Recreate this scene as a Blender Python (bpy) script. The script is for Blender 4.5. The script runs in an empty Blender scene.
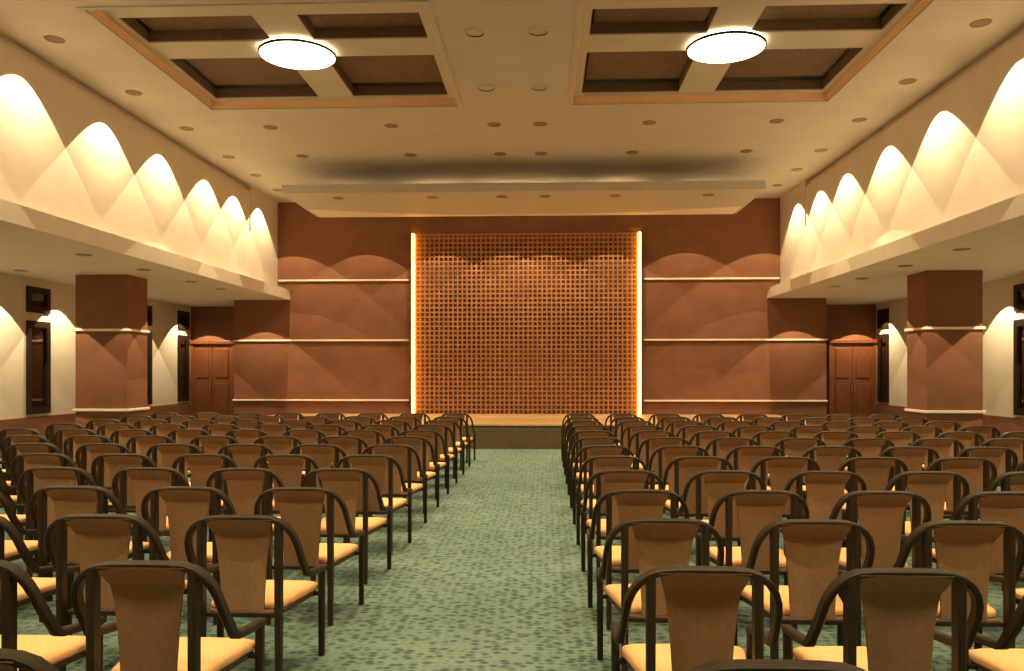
import bpy, bmesh, math, random
from mathutils import Vector, Matrix
random.seed(4)
S = bpy.context.scene
COL = S.collection
C0 = -0.46            # hall centre line
H = 1.517             # eye height
ZC, ZS, ZF = 5.58, 3.22, 3.46     # main ceiling, gallery soffit, fascia top
YB, YA = 19.1, 20.95  # stage wall, side alcove wall
Y0 = -6.0             # rear of the hall
WU, WF, WR, WS = 6.02, 5.69, 7.07, 8.97   # half widths: upper wall, fascia, return, side wall

# ------------------------------------------------------------------ materials
def new_mat(name):
    m = bpy.data.materials.new(name); m.use_nodes = True
    nt = m.node_tree; b = nt.nodes['Principled BSDF']
    return m, nt, b

def mottled(name, c1, c2, scale=6.0, rough=0.6, detail=4.0, bump=0.0, bscale=60, stretch=(1, 1, 1), spec=0.3, lo=.3, hi=.7, metal=0.0):
    m, nt, b = new_mat(name)
    N, L = nt.nodes, nt.links
    tc = N.new('ShaderNodeTexCoord'); mp = N.new('ShaderNodeMapping'); mp.inputs['Scale'].default_value = stretch
    L.new(tc.outputs['Object'], mp.inputs['Vector'])
    nz = N.new('ShaderNodeTexNoise'); nz.inputs['Scale'].default_value = scale; nz.inputs['Detail'].default_value = detail
    L.new(mp.outputs['Vector'], nz.inputs['Vector'])
    r = N.new('ShaderNodeValToRGB')
    r.color_ramp.elements[0].position = lo; r.color_ramp.elements[1].position = hi
    r.color_ramp.elements[0].color = (*c1, 1); r.color_ramp.elements[1].color = (*c2, 1)
    L.new(nz.outputs['Fac'], r.inputs['Fac']); L.new(r.outputs['Color'], b.inputs['Base Color'])
    b.inputs['Roughness'].default_value = rough
    b.inputs['Specular IOR Level'].default_value = spec
    b.inputs['Metallic'].default_value = metal
    if bump:
        n2 = N.new('ShaderNodeTexNoise'); n2.inputs['Scale'].default_value = bscale
        L.new(mp.outputs['Vector'], n2.inputs['Vector'])
        bp = N.new('ShaderNodeBump'); bp.inputs['Strength'].default_value = bump; bp.inputs['Distance'].default_value = 0.01
        L.new(n2.outputs['Fac'], bp.inputs['Height']); L.new(bp.outputs['Normal'], b.inputs['Normal'])
    return m

M = {}
M['cream'] = mottled('cream_paint', (.61, .54, .46), (.65, .58, .49), 3, .7)
M['ceil'] = mottled('ceiling_paint', (.48, .445, .39), (.52, .48, .42), 2, .8)
M['brown'] = mottled('brown_stucco', (.178, .073, .040), (.222, .091, .048), 2.5, .75, 6, .25, 40)
M['trim'] = mottled('cream_trim', (.82, .69, .58), (.86, .73, .62), 5, .5)
M['darkwood'] = mottled('dark_wood', (.014, .009, .006), (.024, .014, .009), 9, .45, stretch=(8, 8, 1))
M['doorwood'] = mottled('door_wood', (.15, .048, .02), (.24, .08, .034), 7, .35, stretch=(6, 6, .6))
M['panelbrown'] = mottled('coffer_panel', (.125, .078, .052), (.175, .11, .075), 12, .7, 6)
M['peach'] = mottled('peach_glow_tint', (.80, .52, .30), (.86, .57, .34), 4, .6)  # orange lamplight on the coffer step faces, put into the colour
M['bronze'] = mottled('bronze_lens', (.20, .145, .09), (.24, .175, .11), 20, .5)
M['black'] = mottled('black_rim', (.015, .012, .01), (.025, .02, .015), 20, .5)
M['stagewood'] = mottled('stage_boards', (.36, .22, .11), (.47, .30, .145), 5, .4, stretch=(.4, 5, 1))
M['riser'] = mottled('stage_riser', (.085, .06, .03), (.105, .075, .038), 6, .7)
M['lattice'] = mottled('lattice_wood', (.36, .16, .075), (.44, .2, .095), 8, .5)
M['frame'] = mottled('chair_frame', (.025, .017, .011), (.040, .027, .017), 14, .55, spec=.25)
M['seat'] = mottled('seat_fabric', (.74, .40, .175), (.84, .48, .22), 60, .85, 5, .25, 250, spec=.1)
M['seatpan'] = mottled('seat_pan_wood', (.10, .055, .03), (.13, .072, .04), 14, .5)
M['back'] = mottled('backrest_fabric', (.295, .172, .093), (.355, .208, .115), 45, .8, 6, .15, 250, spec=.15)

def carpet():
    m, nt, b = new_mat('patterned_carpet')
    N, L = nt.nodes, nt.links
    tc = N.new('ShaderNodeTexCoord'); mp = N.new('ShaderNodeMapping')
    mp.inputs['Scale'].default_value = (.72, 1.0, 1)
    L.new(tc.outputs['Object'], mp.inputs['Vector'])
    br = N.new('ShaderNodeTexVoronoi'); br.inputs['Scale'].default_value = 24; br.inputs['Randomness'].default_value = .6
    L.new(mp.outputs['Vector'], br.inputs['Vector'])
    r = N.new('ShaderNodeValToRGB')
    r.color_ramp.elements[0].position = .24; r.color_ramp.elements[1].position = .60
    r.color_ramp.elements[0].color = (.052, .090, .085, 1); r.color_ramp.elements[1].color = (.155, .215, .185, 1)
    L.new(br.outputs['Distance'], r.inputs['Fac'])
    nz = N.new('ShaderNodeTexNoise'); nz.inputs['Scale'].default_value = 1.6; nz.inputs['Detail'].default_value = 5
    L.new(mp.outputs['Vector'], nz.inputs['Vector'])
    mx = N.new('ShaderNodeMix'); mx.data_type = 'RGBA'; mx.blend_type = 'MULTIPLY'
    mx.inputs['Factor'].default_value = .55
    r2 = N.new('ShaderNodeValToRGB'); r2.color_ramp.elements[0].position = .3; r2.color_ramp.elements[1].position = .7
    r2.color_ramp.elements[0].color = (.75, .85, .8, 1); r2.color_ramp.elements[1].color = (1.1, 1.0, 1.0, 1)
    L.new(nz.outputs['Fac'], r2.inputs['Fac'])
    L.new(r.outputs['Color'], mx.inputs[6]); L.new(r2.outputs['Color'], mx.inputs[7])
    # colour noise of the pile
    n3 = N.new('ShaderNodeTexNoise'); n3.inputs['Scale'].default_value = 55; n3.inputs['Detail'].default_value = 3
    L.new(mp.outputs['Vector'], n3.inputs['Vector'])
    r3 = N.new('ShaderNodeValToRGB'); r3.color_ramp.elements[0].position = .3; r3.color_ramp.elements[1].position = .7
    r3.color_ramp.elements[0].color = (.7, .75, .75, 1); r3.color_ramp.elements[1].color = (1.15, 1.1, 1.05, 1)
    L.new(n3.outputs['Fac'], r3.inputs['Fac'])
    m2 = N.new('ShaderNodeMix'); m2.data_type = 'RGBA'; m2.blend_type = 'MULTIPLY'; m2.inputs['Factor'].default_value = .8
    L.new(mx.outputs[2], m2.inputs[6]); L.new(r3.outputs['Color'], m2.inputs[7])
    L.new(m2.outputs[2], b.inputs['Base Color'])
    b.inputs['Roughness'].default_value = .95; b.inputs['Specular IOR Level'].default_value = .05
    return m
M['carpet'] = carpet()

def emit(name, col, st):
    m, nt, b = new_mat(name)
    b.inputs['Base Color'].default_value = (.9, .85, .75, 1)
    b.inputs['Emission Color'].default_value = (*col, 1); b.inputs['Emission Strength'].default_value = st
    return m
M['lamp'] = emit('lamp_diffuser', (1, .77, .43), 11.0)
M['led'] = emit('led_strip', (1, .46, .036), 15.0)

def glass():
    m = bpy.data.materials.new('window_glass'); m.use_nodes = True
    nt = m.node_tree; N, L = nt.nodes, nt.links
    for n in list(N):
        if n.type != 'OUTPUT_MATERIAL': N.remove(n)
    out = [n for n in N if n.type == 'OUTPUT_MATERIAL'][0]
    t = N.new('ShaderNodeBsdfTransparent'); t.inputs['Color'].default_value = (.75, .7, .62, 1)
    g = N.new('ShaderNodeBsdfGlossy'); g.inputs['Roughness'].default_value = .04
    fr = N.new('ShaderNodeFresnel'); fr.inputs['IOR'].default_value = 2.6
    mx = N.new('ShaderNodeMixShader')
    L.new(fr.outputs['Fac'], mx.inputs['Fac']); L.new(t.outputs[0], mx.inputs[1]); L.new(g.outputs[0], mx.inputs[2])
    L.new(mx.outputs[0], out.inputs['Surface'])
    return m
M['glass'] = glass()

# ------------------------------------------------------------------ mesh helpers
def add_box(bm, x0, x1, y0, y1, z0, z1):
    x0, x1 = min(x0, x1), max(x0, x1); y0, y1 = min(y0, y1), max(y0, y1)
    v = [bm.verts.new(p) for p in ((x0, y0, z0), (x1, y0, z0), (x1, y1, z0), (x0, y1, z0), (x0, y0, z1), (x1, y0, z1), (x1, y1, z1), (x0, y1, z1))]
    fs = [bm.faces.new([v[i] for i in f]) for f in ((3, 2, 1, 0), (4, 5, 6, 7), (0, 1, 5, 4), (1, 2, 6, 5), (2, 3, 7, 6), (3, 0, 4, 7))]
    return v, fs

def bevel(bm, w, seg=2):
    bmesh.ops.bevel(bm, geom=list(bm.edges), offset=w, segments=seg, affect='EDGES', profile=.5, clamp_overlap=True)

def add_disc(bm, cx, cy, z0, z1, r, n=40):
    """a closed cylinder"""
    lo = [bm.verts.new((cx + r * math.cos(6.28318 * i / n), cy + r * math.sin(6.28318 * i / n), z0)) for i in range(n)]
    hi = [bm.verts.new((v.co.x, v.co.y, z1)) for v in lo]
    bm.faces.new(lo[::-1]); bm.faces.new(hi)
    for i in range(n):
        bm.faces.new((lo[i], lo[(i + 1) % n], hi[(i + 1) % n], hi[i]))

def add_lathe(bm, prof, n=40):
    """closed profile of (r, z) turned about z"""
    rings = [[bm.verts.new((r * math.cos(6.28318 * i / n), r * math.sin(6.28318 * i / n), z)) for i in range(n)] for r, z in prof]
    k = len(rings)
    for a in range(k):
        A, B = rings[a], rings[(a + 1) % k]
        for i in range(n):
            bm.faces.new((A[i], A[(i + 1) % n], B[(i + 1) % n], B[i]))

def sweep(bm, pts):
    """pts: (position, width axis, thickness axis, half width, half thickness); chamfered rectangular section"""
    rings = []
    for p, w, t, hw, ht in pts:
        p, w, t = Vector(p), Vector(w).normalized(), Vector(t).normalized()
        c = min(hw, ht) * .45
        prof = [(hw, ht - c), (hw - c, ht), (-hw + c, ht), (-hw, ht - c), (-hw, -ht + c), (-hw + c, -ht), (hw - c, -ht), (hw, -ht + c)]
        rings.append([bm.verts.new(p + w * a + t * b) for a, b in prof])
    for A, B in zip(rings, rings[1:]):
        for i in range(8):
            bm.faces.new((A[i], A[(i + 1) % 8], B[(i + 1) % 8], B[i]))
    bm.faces.new(rings[0][::-1]); bm.faces.new(rings[-1])

def build(name, bm, mat, parent=None, smooth=False, loc=None, ang=40):
    bmesh.ops.recalc_face_normals(bm, faces=bm.faces)
    me = bpy.data.meshes.new(name); bm.to_mesh(me); bm.free()
    me.materials.append(mat)
    if smooth:
        for p in me.polygons: p.use_smooth = True
        me.set_sharp_from_angle(angle=math.radians(ang))
    o = bpy.data.objects.new(name, me); COL.objects.link(o)
    if parent: o.parent = parent
    if loc: o.location = loc
    return o

def boxes(name, mat, bxs, parent=None, bev=0, seg=2):
    bm = bmesh.new()
    for b in bxs: add_box(bm, *b)
    if bev: bevel(bm, bev, seg)
    return build(name, bm, mat, parent)

def tag(o, label=None, cat=None, group=None, kind=None):
    if label: o['label'] = label
    if cat: o['category'] = cat
    if group: o['group'] = group
    if kind: o['kind'] = kind
    return o

def struct(name, mat, bxs, bev=0, label=None):
    return tag(boxes(name, mat, bxs, None, bev), label, None, None, 'structure')

def empty(name, loc=(0, 0, 0)):
    o = bpy.data.objects.new(name, None); COL.objects.link(o); o.location = loc
    o.empty_display_size = .2
    return o

def copy_tree(o, parent=None):
    c = o.copy(); COL.objects.link(c)
    c.parent = parent
    for ch in list(o.children): copy_tree(ch, c)
    return c

ORD = ['first', 'second', 'third', 'fourth', 'fifth', 'sixth', 'seventh', 'eighth', 'ninth', 'tenth', 'eleventh', 'twelfth', 'thirteenth', 'fourteenth']
SIDE = {-1: 'left', 1: 'right'}

# ------------------------------------------------------------------ room shell
struct('floor', M['carpet'], [(C0 - WS - .3, C0 + WS + .3, Y0 - .2, YA + .3, -.12, 0)], label='green patterned carpet floor with darker teal flecks')

# main ceiling with two coffer openings
CX = (4.71, .87); CY = (8.79, 12.22)
cb = []
xs = [C0 - WU - .2, C0 - CX[0], C0 - CX[1], C0 + CX[1], C0 + CX[0], C0 + WU + .2]
cb.append((xs[0], xs[5], Y0, CY[0], ZC, ZC + .1)); cb.append((xs[0], xs[5], CY[1], YB + .2, ZC, ZC + .1))
for a, b in ((0, 1), (2, 3), (4, 5)): cb.append((xs[a], xs[b], CY[0], CY[1], ZC, ZC + .1))
struct('ceiling', M['ceil'], cb, label='cream main ceiling with two coffered recesses')

def coffer(i, x0, x1, lab):
    e = empty('ceiling_coffer', ((x0 + x1) / 2, (CY[0] + CY[1]) / 2, ZC))
    tag(e, lab, None, None, 'structure')
    hx, hy = (x1 - x0) / 2, (CY[1] - CY[0]) / 2
    # raised moulding round the opening, stepped rim, cross beams and the four brown panels
    bm = bmesh.new(); w = .06
    for sx in (-1, 1): add_box(bm, sx * hx, sx * (hx + w), -hy - w, hy + w, -.018, .0)
    for sy in (-1, 1): add_box(bm, -hx, hx, sy * hy, sy * (hy + w), -.018, .0)
    build('opening_moulding', bm, M['ceil'], e)
    bm = bmesh.new(); t = .03; zt = .62
    for sx in (-1, 1): add_box(bm, sx * hx, sx * (hx + t), -hy - t, hy + t, .10, zt)
    for sy in (-1, 1): add_box(bm, -hx, hx, sy * hy, sy * (hy + t), .10, zt)
    build('recess_side', bm, M['ceil'], e)
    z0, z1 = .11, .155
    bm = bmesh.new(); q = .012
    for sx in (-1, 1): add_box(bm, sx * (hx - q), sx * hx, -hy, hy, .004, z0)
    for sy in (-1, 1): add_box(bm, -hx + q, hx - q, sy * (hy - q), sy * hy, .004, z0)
    build('edge_glow_tint', bm, M['peach'], e)  # thin strips whose peach colour carries the warm light
    m = 1 if x0 > C0 else -1            # the two recesses mirror each other
    ex = sorted((m * 1.80, m * -1.78)); ey = (-1.235, 1.585); bx, by, bw = m * -.065, -.24, .265
    for nm, mat, za, zb in (('stepped_rim', M['ceil'], z0, z0 + .02), ('rim_cheek', M['panelbrown'], z0 + .02, .27)):
        bm = bmesh.new()
        add_box(bm, -hx, ex[0], -hy, hy, za, zb); add_box(bm, ex[1], hx, -hy, hy, za, zb)
        add_box(bm, ex[0], ex[1], -hy, ey[0], za, zb); add_box(bm, ex[0], ex[1], ey[1], hy, za, zb)
        build(nm, bm, mat, e)
    for nm, mat, za, zb in (('cross_beam', M['ceil'], z0 + .003, z0 + .023), ('beam_cheek', M['panelbrown'], z0 + .023, .27)):
        bm = bmesh.new()
        add_box(bm, ex[0], ex[1], by - bw, by + bw, za, zb)
        add_box(bm, bx - bw, bx + bw, ey[0], by - bw, za, zb); add_box(bm, bx - bw, bx + bw, by + bw, ey[1], za, zb)
        build(nm, bm, mat, e)
    boxes('recess_top', M['panelbrown'], [(-hx, hx, -hy, hy, .56, .62)], e)
    g = .05
    for xa, xb in ((ex[0] + g, bx - bw - .01), (bx + bw + .01, ex[1] - g)):
        for ya, yb in ((ey[0], by - bw - .005), (by + bw + .005, ey[1] - .16)):
            bm = bmesh.new(); add_box(bm, xa, xb, ya, yb, .262, .30)
            bevel(bm, .008)
            build('brown_panel', bm, M['panelbrown'], e)
    return e
coffer(0, C0 - CX[0], C0 - CX[1], 'left ceiling coffer of brown panels and a cream cross')
coffer(1, C0 + CX[1], C0 + CX[0], 'right ceiling coffer of brown panels and a cream cross')

# stage wall, alcoves, returns
struct('wall_back', M['brown'], [(C0 - WR, C0 + WR, YB, YB + .2, 0, ZC + .1)], label='rust brown rough wall behind the stage')
struct('wall_rear', M['cream'], [(C0 - WS - .3, C0 + WS + .3, Y0 - .2, Y0, 0, ZC + .1)])
for s in (-1, 1):
    sd = SIDE[s]
    # upper wall above the gallery, with the slightly proud end section near the stage
    struct('wall_upper_' + sd, M['cream'], [(C0 + s * WU, C0 + s * (WU + .2), Y0, YB, ZF, ZC - .13), (C0 + s * (WU + .1), C0 + s * (WU + .2), Y0, 17.32, ZC - .13, ZC), (C0 + s * (WU - .02), C0 + s * WU, 17.32, YB, ZF, ZC), (C0 + s * WU, C0 + s * (WU + .2), 17.32, YB, ZC - .13, ZC)],
           label=f'upper cream wall on the {sd} washed by scalloped light')
    # gallery slab: soffit and fascia
    struct('ceiling_gallery_' + sd, M['cream'],
           [(C0 + s * WF, C0 + s * WR, Y0, YB, ZS, ZF), (C0 + s * WR, C0 + s * (WS + .25), Y0, YA, ZS, ZF)],
           label=f'low gallery soffit with cream fascia on the {sd}')
    struct('wall_alcove_' + sd, M['brown'], [(C0 + s * (WR - .2), C0 + s * (WS + .25), YA, YA + .2, 0, ZF)])
    struct('wall_return_' + sd, M['brown'], [(C0 + s * (WR - .2), C0 + s * WR, YB + .2, YA, 0, ZF)])
    # side wall with window openings
    wins = [(14.17, 14.85), (18.1, 18.79), (20.17, 20.80)]
    zw = [(.715, 2.43), (2.585, 3.06)]
    ys = [Y0] + [v for w in wins for v in w] + [YA]
    bx = []
    x0, x1 = C0 + s * WS, C0 + s * (WS + .2)
    for i in range(0, len(ys), 2): bx.append((x0, x1, ys[i], ys[i + 1], 0, ZS))
    for a, b in wins:
        bx += [(x0, x1, a, b, 0, zw[0][0]), (x0, x1, a, b, zw[0][1], zw[1][0]), (x0, x1, a, b, zw[1][1], ZS)]
    struct('wall_' + sd, M['cream'], bx, label=f'cream {sd} side wall with narrow dark windows')
    struct('baseboard_' + sd, M['brown'], [(C0 + s * (WS - .02), C0 + s * WS, Y0, YA, 0, .66)], label=f'brown dado along the {sd} side wall')

# trims on the stage wall
LX, RX = C0 - 2.79, C0 + 2.79
for s in (-1, 1):
    sd = SIDE[s]
    xi = C0 + s * 2.80
    struct('trim_upper_' + sd, M['trim'], [(xi, C0 + s * (WU - .05), YB - .05, YB, 3.665, 3.707)], .008)
    struct('trim_middle_' + sd, M['trim'], [(xi, C0 + s * (WR + .02), YB - .05, YB, 2.22, 2.262)], .008)
    struct('trim_lower_' + sd, M['trim'], [(xi, C0 + s * (WR + .02), YB - .05, YB, .78, .822)], .008)

# columns under the galleries
for i, s in enumerate((-1, 1)):
    a, b = sorted((C0 + s * 6.945, C0 + s * 7.885))
    y0, y1 = 13.9, 14.62
    e = tag(empty('column', ((a + b) / 2, (y0 + y1) / 2, 0)), f'square brown column under the {SIDE[s]} gallery with cream bands', None, None, 'structure')
    hx, hy = (b - a) / 2, (y1 - y0) / 2
    boxes('shaft', M['brown'], [(-hx, hx, -hy, hy, 0, ZS)], e)
    for z in (2.215, .79):
        boxes('band', M['trim'], [(-hx - .035, hx + .035, -hy - .035, hy + .035, z, z + .046)], e, .008)

# windows
n = 0
for s in (-1, 1):
    for wi, (a, b) in enumerate([(14.17, 14.85), (18.1, 18.79), (20.17, 20.80)]):
        if s == 1 and wi == 1: continue
        for zi, (z0, z1) in enumerate([(.715, 2.43), (2.585, 3.06)]):
            n += 1
            if s == 1 and wi == 0 and False: continue
            x0 = C0 + s * (WS - .035); x1 = C0 + s * (WS + .12)
            fw = .115 if zi == 0 else .1
            bm = bmesh.new()
            add_box(bm, x0, x1, a, a + fw, z0, z1); add_box(bm, x0, x1, b - fw, b, z0, z1)
            add_box(bm, x0, x1, a + fw, b - fw, z0, z0 + fw); add_box(bm, x0, x1, a + fw, b - fw, z1 - fw, z1)
            o = build('window_%d' % n, bm, M['darkwood'])
            tag(o, None, None, None, 'structure')
            bm = bmesh.new(); xx = C0 + s * (WS + .005)
            add_box(bm, xx, xx + s * .008, a + fw - .01, b - fw + .01, z0 + fw - .01, z1 - fw + .01)
            build('pane', bm, M['glass'], o)
            bm = bmesh.new()
            g = fw; t = .018; xb = C0 + s * (WS - .02)
            for (ya, yb, za, zb) in ((a + g, a + g + t, z0 + g, z1 - g), (b - g - t, b - g, z0 + g, z1 - g), (a + g + t, b - g - t, z0 + g, z0 + g + t), (a + g + t, b - g - t, z1 - g - t, z1 - g)):
                add_box(bm, xb, xb + s * .03, ya, yb, za, zb)
            build('bead', bm, M['darkwood'], o)

# double doors in the alcoves
for i, s in enumerate((-1, 1)):
    cx = C0 + s * 8.3
    if s == -1: cx = -8.83
    else: cx = 7.9
    e = tag(empty('door_%d' % (i + 1), (cx, YA, 0)), f'wooden double door in the {SIDE[s]} alcove', None, None, 'structure')
    hw = .52
    bm = bmesh.new()
    for q in (-1, 1): add_box(bm, q * hw, q * (hw + .08), -.06, 0, 0, 2.22)
    add_box(bm, -hw - .1, hw + .1, -.1, 0, 2.22, 2.31)
    bevel(bm, .008); build('door_frame', bm, M['doorwood'], e)
    for q in (-1, 1):
        bm = bmesh.new()
        add_box(bm, q * .004, q * (hw - .004), -.035, -.001, .01, 2.21)
        lf = build('leaf', bm, M['doorwood'], e)
        for (za, zb) in ((.16, 1.18), (1.32, 2.1)):
            bm = bmesh.new()
            add_box(bm, q * .09, q * (hw - .09), -.052, -.034, za, zb); bevel(bm, .012)
            build('raised_panel', bm, M['doorwood'], lf)
        bm = bmesh.new()
        add_box(bm, q * .03, q * .05, -.09, -.07, .95, 1.15); add_box(bm, q * .03, q * .05, -.075, -.033, .97, .99); add_box(bm, q * .03, q * .05, -.075, -.033, 1.11, 1.13)
        build('handle', bm, M['bronze'], lf)

# ------------------------------------------------------------------ stage
st = tag(empty('stage', (C0, 15.45, 0)), 'low stage platform with pale boards and dark riser at end of aisle', 'stage')
hw = WU - .1
boxes('riser', M['riser'], [(-hw, hw, .02, .06, 0, .445)], st)
boxes('stage_floor', M['stagewood'], [(-hw, hw, 0, YB - 15.452, .445, .48)], st, .004)
boxes('skirt_board', M['riser'], [(-hw, hw, .005, .02, 0, .06)], st)

# ------------------------------------------------------------------ glowing lattice
lx0, lx1 = C0 - 2.63, C0 + 2.63
lz0, lz1 = .48, 4.78
pitch = .111
lat = tag(empty('lattice_screen', (C0, YB - .003, lz0)), 'square brown lattice screen with glowing sides on the wall behind the stage', 'screen')
nx = round((lx1 - lx0) / pitch); nz = round((lz1 - lz0) / pitch)
px, pz = (lx1 - lx0) / nx, (lz1 - lz0) / nz
bw = .017
bm = bmesh.new()
for i in range(nx + 1):
    x = lx0 - C0 + i * px
    add_box(bm, x - bw, x + bw, -.088, -.062, 0, lz1 - lz0)
build('vertical_bars', bm, M['lattice'], lat)
bm = bmesh.new()
for j in range(nz + 1):
    z = min(j * pz, lz1 - lz0 - bw)
    add_box(bm, lx0 - C0 - .025, lx1 - C0 + .025, -.085, -.065, max(0, z - bw), z + bw)
build('horizontal_bars', bm, M['lattice'], lat)
bm = bmesh.new()
for q in (-1, 1):
    add_box(bm, q * (lx1 - C0 + .094), q * (lx1 - C0 + .112), -.16, 0, 0, lz1 - lz0 + .02)
build('side_shield', bm, M['darkwood'], lat)
for s in (-1, 1):
    xe = C0 + s * 2.63
    e = tag(empty('light_strip', (xe + s * .058, YB, lz0)), f'glowing amber light strip down the {SIDE[s]} edge of the lattice', 'light strip', 'light strips beside the lattice')
    boxes('channel', M['darkwood'], [(-.03, .03, -.03, -.002, 0, lz1 - lz0)], e)
    boxes('diffuser', M['led'], [(-.03, .03, -.155, -.03, .0, lz1 - lz0)], e, .006)

# ------------------------------------------------------------------ hanging canopy above the stage
can = tag(empty('ceiling_canopy', (C0, 16.4, 4.95)), 'broad cream slab hanging below the ceiling in front of the stage', 'ceiling panel')
boxes('slab', M['ceil'], [(-4.64, 4.64, -1.08, 1.3, 0, .17)], can, .006)
bm = bmesh.new(); lo, hi = [], []
for i in range(25):
    u = -1 + i / 12
    yf = 1.28 - .10 - .72 * u * u
    lo.append((bm.verts.new((u * 4.56, yf, -.012)), bm.verts.new((u * 4.56, 1.29, -.012)))); hi.append((bm.verts.new((u * 4.56, yf, .002)), bm.verts.new((u * 4.56, 1.29, .002))))
for i in range(24):
    bm.faces.new((lo[i][0], lo[i + 1][0], lo[i + 1][1], lo[i][1])); bm.faces.new((hi[i][0], hi[i][1], hi[i + 1][1], hi[i + 1][0]))
    bm.faces.new((lo[i][0], hi[i][0], hi[i + 1][0], lo[i + 1][0])); bm.faces.new((lo[i][1], lo[i + 1][1], hi[i + 1][1], hi[i][1]))
for i in (0, 24): bm.faces.new((lo[i][0], lo[i][1], hi[i][1], hi[i][0]))
build('light_wedge_lip', bm, M['trim'], can)  # thin paler plate standing in for the wedge of light on the underside
for x in (-3.2, 3.2): boxes('hanger', M['ceil'], [(x - .03, x + .03, .9, .96, .17, ZC - 4.95)], can)

# ------------------------------------------------------------------ round lamps in the coffers
for s in (-1, 1):
    e = tag(empty('ceiling_lamp', (C0 + s * 2.77, 10.33, ZC + .07)), f'large round white ceiling lamp in the {SIDE[s]} coffer', 'lamp', 'round coffer lamps')
    bm = bmesh.new(); add_lathe(bm, [(.480, -.027), (.498, -.027), (.500, .004), (.486, .004)], 64); build('rim', bm, M['black'], e, True)
    bm = bmesh.new(); add_disc(bm, 0, 0, -.022, .03, .484, 64); build('diffuser', bm, M['lamp'], e)
    bm = bmesh.new(); add_disc(bm, 0, 0, .03, .034, .47, 48); add_disc(bm, 0, 0, .034, .045, .2, 32); build('mount', bm, M['ceil'], e)

# ------------------------------------------------------------------ downlights and their beams
WARM = (1.0, .77, .43)
SPOT = 120.0
WASH = 305.0
def beam(x, y, z, p=SPOT, ang=90, tilt=0, blend=0.0):
    l = bpy.data.lights.new('downlight_beam', 'SPOT')
    l.energy = p; l.color = WARM; l.spot_size = math.radians(ang); l.spot_blend = blend; l.shadow_soft_size = .01
    o = bpy.data.objects.new('downlight_beam', l); COL.objects.link(o); o.location = (x, y, z); o.rotation_euler = (0, math.radians(tilt), 0)

bm = bmesh.new(); add_lathe(bm, [(.098, -.004), (.101, -.009), (.113, -.007), (.117, 0), (.098, 0)], 32); ring0 = bm
dl0 = empty('downlight')
build('trim_ring', bm, M['bronze'], dl0, True)
bm = bmesh.new(); add_disc(bm, 0, 0, -.005, 0, .098, 32); build('lens', bm, M['bronze'], dl0)
used = [False]
def downlight(x, y, z, label, group):
    o = dl0 if not used[0] else copy_tree(dl0)
    used[0] = True
    o.location = (x, y, z)
    tag(o, label, 'downlight', group)
    return o
def recessed(x, y, z, label, group):
    e = tag(empty('recessed_downlight', (x, y, z)), label, 'downlight', group)
    bm = bmesh.new(); add_lathe(bm, [(.112, -.02), (.120, -.02), (.14, 0), (.112, 0)], 32); o = build('trim_ring', bm, M['ceil'], e, True)
    bm = bmesh.new(); add_lathe(bm, [(.1085, -.0195), (.112, -.0195), (.112, -.001), (.1085, -.001)], 32); build('inner_reflector', bm, M['bronze'], e, True)
    bm = bmesh.new(); add_disc(bm, 0, 0, -.006, 0, .108, 32); build('lens', bm, M['ceil'], e)

YW = [9.57, 11.46, 13.19, 14.98, 16.40, 17.77]
YREAR = [7.7, 5.85, 4.0, 2.15]
for s in (-1, 1):
    sd = SIDE[s]
    for i, y in enumerate(YW):
        x = C0 + s * 5.55
        downlight(x, y, ZC, f'downlight close to the {sd} upper wall, {ORD[5 - i]} from the stage in its line', f'wall washers along the {sd} wall')
        beam(C0 + s * 5.61, y + .05, ZC - .03, WASH)
    for y in YREAR: beam(C0 + s * 5.61, y, ZC - .03, WASH)
HX = {13.19: [-4.12, -2.09, -.38, .38, 2.17, 4.23], 14.98: [-4.13, -2.07, -.38, .38, 2.08, 4.18]}
NM = ['leftmost', 'second from left', 'left of centre', 'right of centre', 'second from right', 'rightmost']
for y, nm in ((13.19, 'behind the coffers'), (14.98, 'nearest the canopy')):
    for x, w in zip(HX[y], NM):
        downlight(C0 + x, y, ZC, f'ceiling downlight in the row {nm}, {w} of six', 'ceiling downlights in rows')
        if y < 14: beam(C0 + x, y, ZC - .03, 240 if abs(x) > 4 else 300)
        elif abs(x) > 4: beam(C0 + x, y, ZC - .03, 240, 53, -17 if x > 0 else 17)
for y, nm in ((9.57, 'nearer pair'), (11.46, 'farther pair')):
    for x, w in ((-.38, 'left'), (.38, 'right')):
        recessed(C0 + x, y, ZC, f'recessed cream downlight between the two coffers, {w} one of the {nm}', 'downlights between the coffers')
        beam(C0 + x, y, ZC - .03, 250)
for x, w in zip([-3.65, -1.77, -.39, .46, 1.84, 3.65], NM):
    downlight(C0 + x, 15.77, 4.95, f'downlight set under the hanging canopy, {w} of six', 'downlights under the canopy')
for x in (-3.83, -1.96, -.43, .45, 1.98, 3.8): beam(C0 + x, 17.85 if abs(x) > 3 else 17.72, ZC - .03, 225)
# unseen narrow beams added to brighten the rear seats; wide outer ones continue the row
for y in YREAR:
    for x in (-4.15, -2.1, -.38, .38, 2.1, 4.15): beam(C0 + x, y, ZC - .03, 240, 90) if (abs(x) > 4 and y > 5) else beam(C0 + x, y, ZC - .03, 230, 52, 0, .5)
# added pair of unseen disc lights that brighten the chair backs
for s in (-1, 1):
    l = bpy.data.lights.new('rear_fill_light', 'AREA'); l.shape = 'DISK'; l.size = .97; l.energy = 140; l.color = (1, .77, .43)
    o = bpy.data.objects.new('rear_fill_light', l); COL.objects.link(o); o.location = (C0 + s * 2.76, .7, ZC - .02)
for x in (-3.65, -1.77, -.39, .46, 1.84, 3.65): beam(C0 + x, 15.77, 4.92, 100)
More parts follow.
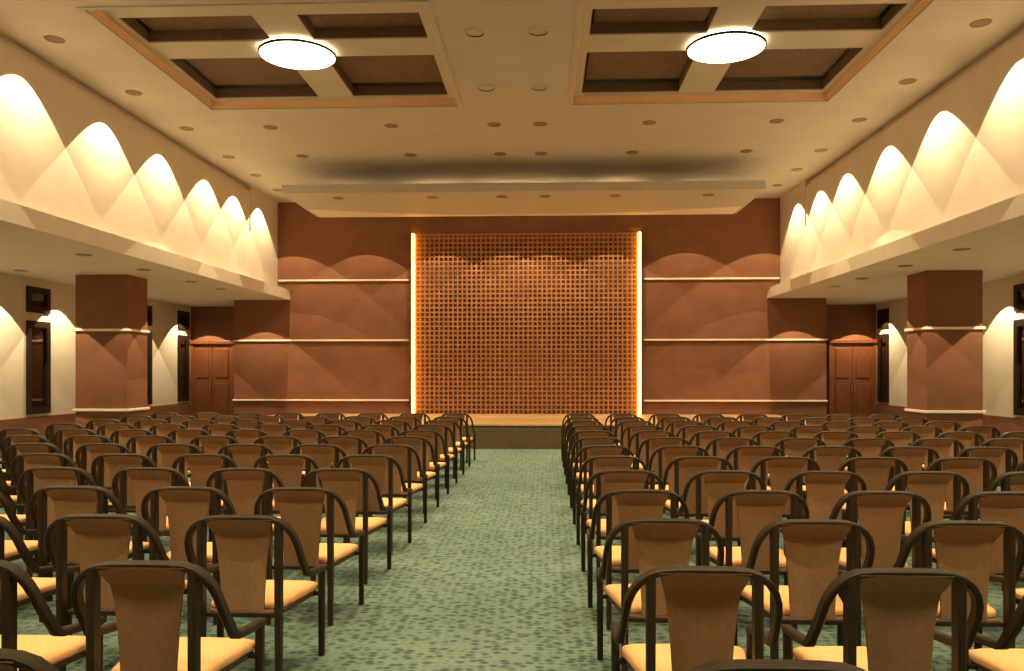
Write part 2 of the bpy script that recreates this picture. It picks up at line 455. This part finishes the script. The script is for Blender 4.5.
# gallery soffits
for s in (-1, 1):
    sd = SIDE[s]
    xi, xo = C0 + s * 6.31, C0 + s * 8.46
    for i, y in enumerate([11.49, 13.25, 15.05, 16.46]):
        downlight(xi, y, ZS, f'downlight in the {sd} gallery soffit, inner line, {ORD[3 - i]} from the stage', f'{sd} gallery downlights')
    for y in [11.49, 13.25, 15.05, 18.35, 9.57, 7.7]: beam(xi, y, ZS - .03, 160)
    for y in [13.25, 15.05, 18.1, 20.2, 11.49, 9.57]: beam(xo, y, ZS - .03, 260)
downlight(C0 - 8.45, 13.25, ZS, 'downlight in the left gallery soffit above the near window', 'left gallery downlights')

# ------------------------------------------------------------------ chair
def make_chair():
    root = empty('conference_chair')
    # bent arch that runs from one arm over the back to the other arm
    half = [((0, 0, .808), 0), ((.10, 0, .807), 0), ((.155, 0, .803), .1), ((.197, 0, .789), .5), ((.230, .004, .762), .85), ((.251, .012, .73), 1.15), ((.264, .024, .695), 1.35),
            ((.271, .045, .65), 1.5), ((.274, .08, .595), 1.55), ((.278, .115, .548), 1.57)]
    arm = [((.279, .128, .526), .3), ((.281, .142, .511), .75), ((.282, .165, .503), 1.1), ((.281, .20, .498), 1.2), ((.280, .30, .482), 1.25), ((.275, .42, .468), 1.25), ((.275, .445, .463), 1.25)]
    right = []
    for p, a in half:      # width axis along depth, thickness turns from vertical to sideways
        right.append((p, (0, 1, .0), (math.sin(a), 0, math.cos(a)), .026, .0125))
    # on the limb the width axis leans square to the path
    for k in (6, 7, 8, 9):
        p, a = half[k]
        d = Vector(half[min(k + 1, 9)][0]) - Vector(half[k - 1][0]); d.normalize()
        t = Vector((math.sin(a), 0, math.cos(a))); w = d.cross(t); w = w if w.y > 0 else -w
        right[k] = (p, w, t, .0235, .0125)
    for p, a in arm:
        ang = min(a, 1.25) / 1.25 * math.pi / 2
        w0 = right[9][1]
        # band twists so the arm lies flat: width sideways, thickness upright
        th = Vector((0, math.sin(ang) * 1.0, 0)) + Vector((0, 0, 0))
        tdir = Vector((0, .10, 1)) if ang > 1.2 else Vector((0, 1.0 * math.cos(ang), math.sin(ang)))
        right.append((p, (1, 0, 0), tdir, .0195, .0145))
    right[10] = (arm[0][0], right[9][1], right[9][2], .025, .0135)
    # convert the bend so that the section turns smoothly: keep limb axes (width in depth) through the corner
    for k, (p, a) in enumerate(arm[1:], 11):
        d = Vector(arm[min(k - 10 + 1, 6)][0]) - Vector(arm[k - 11][0]); d.normalize()
        t = Vector((1, 0, 0)); w = d.cross(t); w = w if w.z > 0 else -w
        right[k] = (p, -w if False else w, t, .016, .020)
    right[10] = (right[10][0], (0, .75, .66), (1, 0, 0), .022, .0155)
    def mirror(e):
        p, w, t, a, b = e
        w, t = Vector(w), Vector(t)
        return ((-p[0], p[1], p[2]), (-w.x, w.y, w.z), (-t.x, t.y, t.z), a, b)
    left = [mirror(e) for e in right[:0:-1]]
    bm = bmesh.new(); sweep(bm, left + right); build('arch_frame', bm, M['frame'], root, True)
    for q in (-1, 1):
        bm = bmesh.new()
        sweep(bm, [((q * .188, .0, 0), (0, 1, 0), (1, 0, 0), .018, .0145), ((q * .188, .0, .3), (0, 1, 0), (1, 0, 0), .028, .015), ((q * .188, 0, .788), (0, 1, 0), (1, 0, 0), .03, .0155)])
        build('leg', bm, M['frame'], root, True)
        bm = bmesh.new()
        sweep(bm, [((q * .274, .43, 0), (0, 1, 0), (1, 0, 0), .016, .015), ((q * .275, .43, .46), (0, 1, 0), (1, 0, 0), .02, .017)])
        build('leg', bm, M['frame'], root, True)
    # seat pan with rails that reach the legs
    bm = bmesh.new()
    cushion = [(.12, .066), (.165, .074), (.186, .105), (.236, .36), (.254, .43), (.245, .468), (.20, .486), (0, .492)]
    def slab(zs, outline):   # zs: list of (z, inset)
        full = outline + [(-x, y) for x, y in outline[-2::-1]]
        rings = []
        for z, ins in zs:
            k = 1 - ins / .24
            rings.append([bm.verts.new((x * k, .25 + (y - .25) * k, z)) for x, y in full])
        for A, B in zip(rings, rings[1:]):
            for i in range(len(full)):
                j = (i + 1) % len(full)
                bm.faces.new((A[i], A[j], B[j], B[i]))
        bm.faces.new(rings[0][::-1]); bm.faces.new(rings[-1])
    outline = [(.125, .022), (.168, .03), (.184, .07), (.234, .36), (.250, .43), (.240, .465), (.195, .48), (0, .486)]
    slab([(.316, .035), (.320, .014), (.346, .004), (.352, .008)], outline)
    build('seat_pan', bm, M['seatpan'], root, True)
    bm = bmesh.new()
    slab([(.352, .006), (.357, .0), (.370, .0), (.380, .006), (.387, .018), (.391, .04), (.393, .09)], cushion)
    build('seat', bm, M['seat'], root, True)
    bm = bmesh.new()
    add_box(bm, -.268, .268, .40, .424, .326, .344)
    build('seat_rail', bm, M['frame'], root); bm = bmesh.new()
    add_box(bm, -.192, .192, .016, .040, .328, .344)
    build('seat_rail', bm, M['frame'], root)
    # backrest: curved panel, flared top that folds back under the rail
    prof = [(.348, .044, .104), (.40, .046, .104), (.45, .046, .107), (.55, .045, .114), (.63, .043, .122), (.70, .040, .132), (.726, .038, .137), (.735, .030, .140), (.765, .006, .150), (.803, -.014, .162)]
    bm = bmesh.new(); rows = []
    nxx = 8
    for z, y, w in prof:
        r = []
        for i in range(nxx + 1):
            u = -1 + 2 * i / nxx
            r.append((u * w, y - .018 * (1 - u * u) * (1 if z < .73 else max(0, (.796 - z) / .066)) * -1, z))
        rows.append(r)
    th = .014
    F = [[bm.verts.new(p) for p in r] for r in rows]
    B = [[bm.verts.new((p[0], p[1] - th, p[2])) for p in r] for r in rows]
    for a in range(len(rows) - 1):
        for i in range(nxx):
            bm.faces.new((F[a][i], F[a][i + 1], F[a + 1][i + 1], F[a + 1][i]))
            bm.faces.new((B[a][i + 1], B[a][i], B[a + 1][i], B[a + 1][i + 1]))
        bm.faces.new((F[a][0], F[a + 1][0], B[a + 1][0], B[a][0])); bm.faces.new((F[a + 1][nxx], F[a][nxx], B[a][nxx], B[a + 1][nxx]))
    for i in range(nxx):
        bm.faces.new((F[0][i + 1], F[0][i], B[0][i], B[0][i + 1])); bm.faces.new((F[-1][i], F[-1][i + 1], B[-1][i + 1], B[-1][i]))
    build('backrest', bm, M['back'], root, True, None, 22)
    return root

th = math.atan(33 / 800.)
cs, sn = math.cos(th), math.sin(th)
def proj(X, Y, Z):
    dc = -X * sn + Y * cs; r = X * cs + Y * sn
    if dc < .05: return None
    return 512 + 800 * r / dc, 370.5 - 800 * (Z - H) / dc
def in_view(x, y):
    for dx in (-.28, 0, .28):
        for dy, z in ((0, .81), (.1, .55), (.43, .40), (.49, .40), (.43, .46), (0, .4), (.43, 0)):
            p = proj(x + dx, y + dy, z)
            if p and 3 < p[0] < 1021 and 0 < p[1] < 669: return True
    return False

chair = make_chair(); first = True
for s in (-1, 1):
    for k in range(-1, 12):
        for c in range(8):
            x = C0 + (-1.003 - .691 * c if s < 0 else 1.023 + .696 * c)
            y = 2.86 + .926 * k
            if not in_view(x, y): continue
            o = chair if first else copy_tree(chair)
            first = False
            o.location = (x, y, 0)
            o.rotation_euler = (0, 0, 0)
            row = ORD[11 - k]
            tag(o, f'tan armchair in the {SIDE[s]} block, {row} row from the stage, {ORD[c]} from the aisle', 'chair', f'audience chairs in the {SIDE[s]} block')

# ------------------------------------------------------------------ world, camera, view
w = bpy.data.worlds.new('night'); S.world = w; w.use_nodes = True
w.node_tree.nodes['Background'].inputs['Color'].default_value = (.05, .04, .035, 1)
w.node_tree.nodes['Background'].inputs['Strength'].default_value = .2
cam = bpy.data.cameras.new('camera'); co = bpy.data.objects.new('camera', cam); COL.objects.link(co)
co.location = (0, 0, H); co.rotation_euler = (math.pi / 2, 0, th)
cam.sensor_width = 36; cam.lens = 800 / 1024 * 36; cam.shift_y = (370.5 - 335.5) / 1024
cam.clip_start = .05; cam.clip_end = 200
S.camera = co
S.view_settings.view_transform = 'Standard'; S.view_settings.look = 'None'
S.view_settings.exposure = 0.0; S.view_settings.gamma = 1.0; S.view_settings.use_curve_mapping = False
S.cycles.use_denoising = True
S.cycles.max_bounces = 8; S.cycles.diffuse_bounces = 6
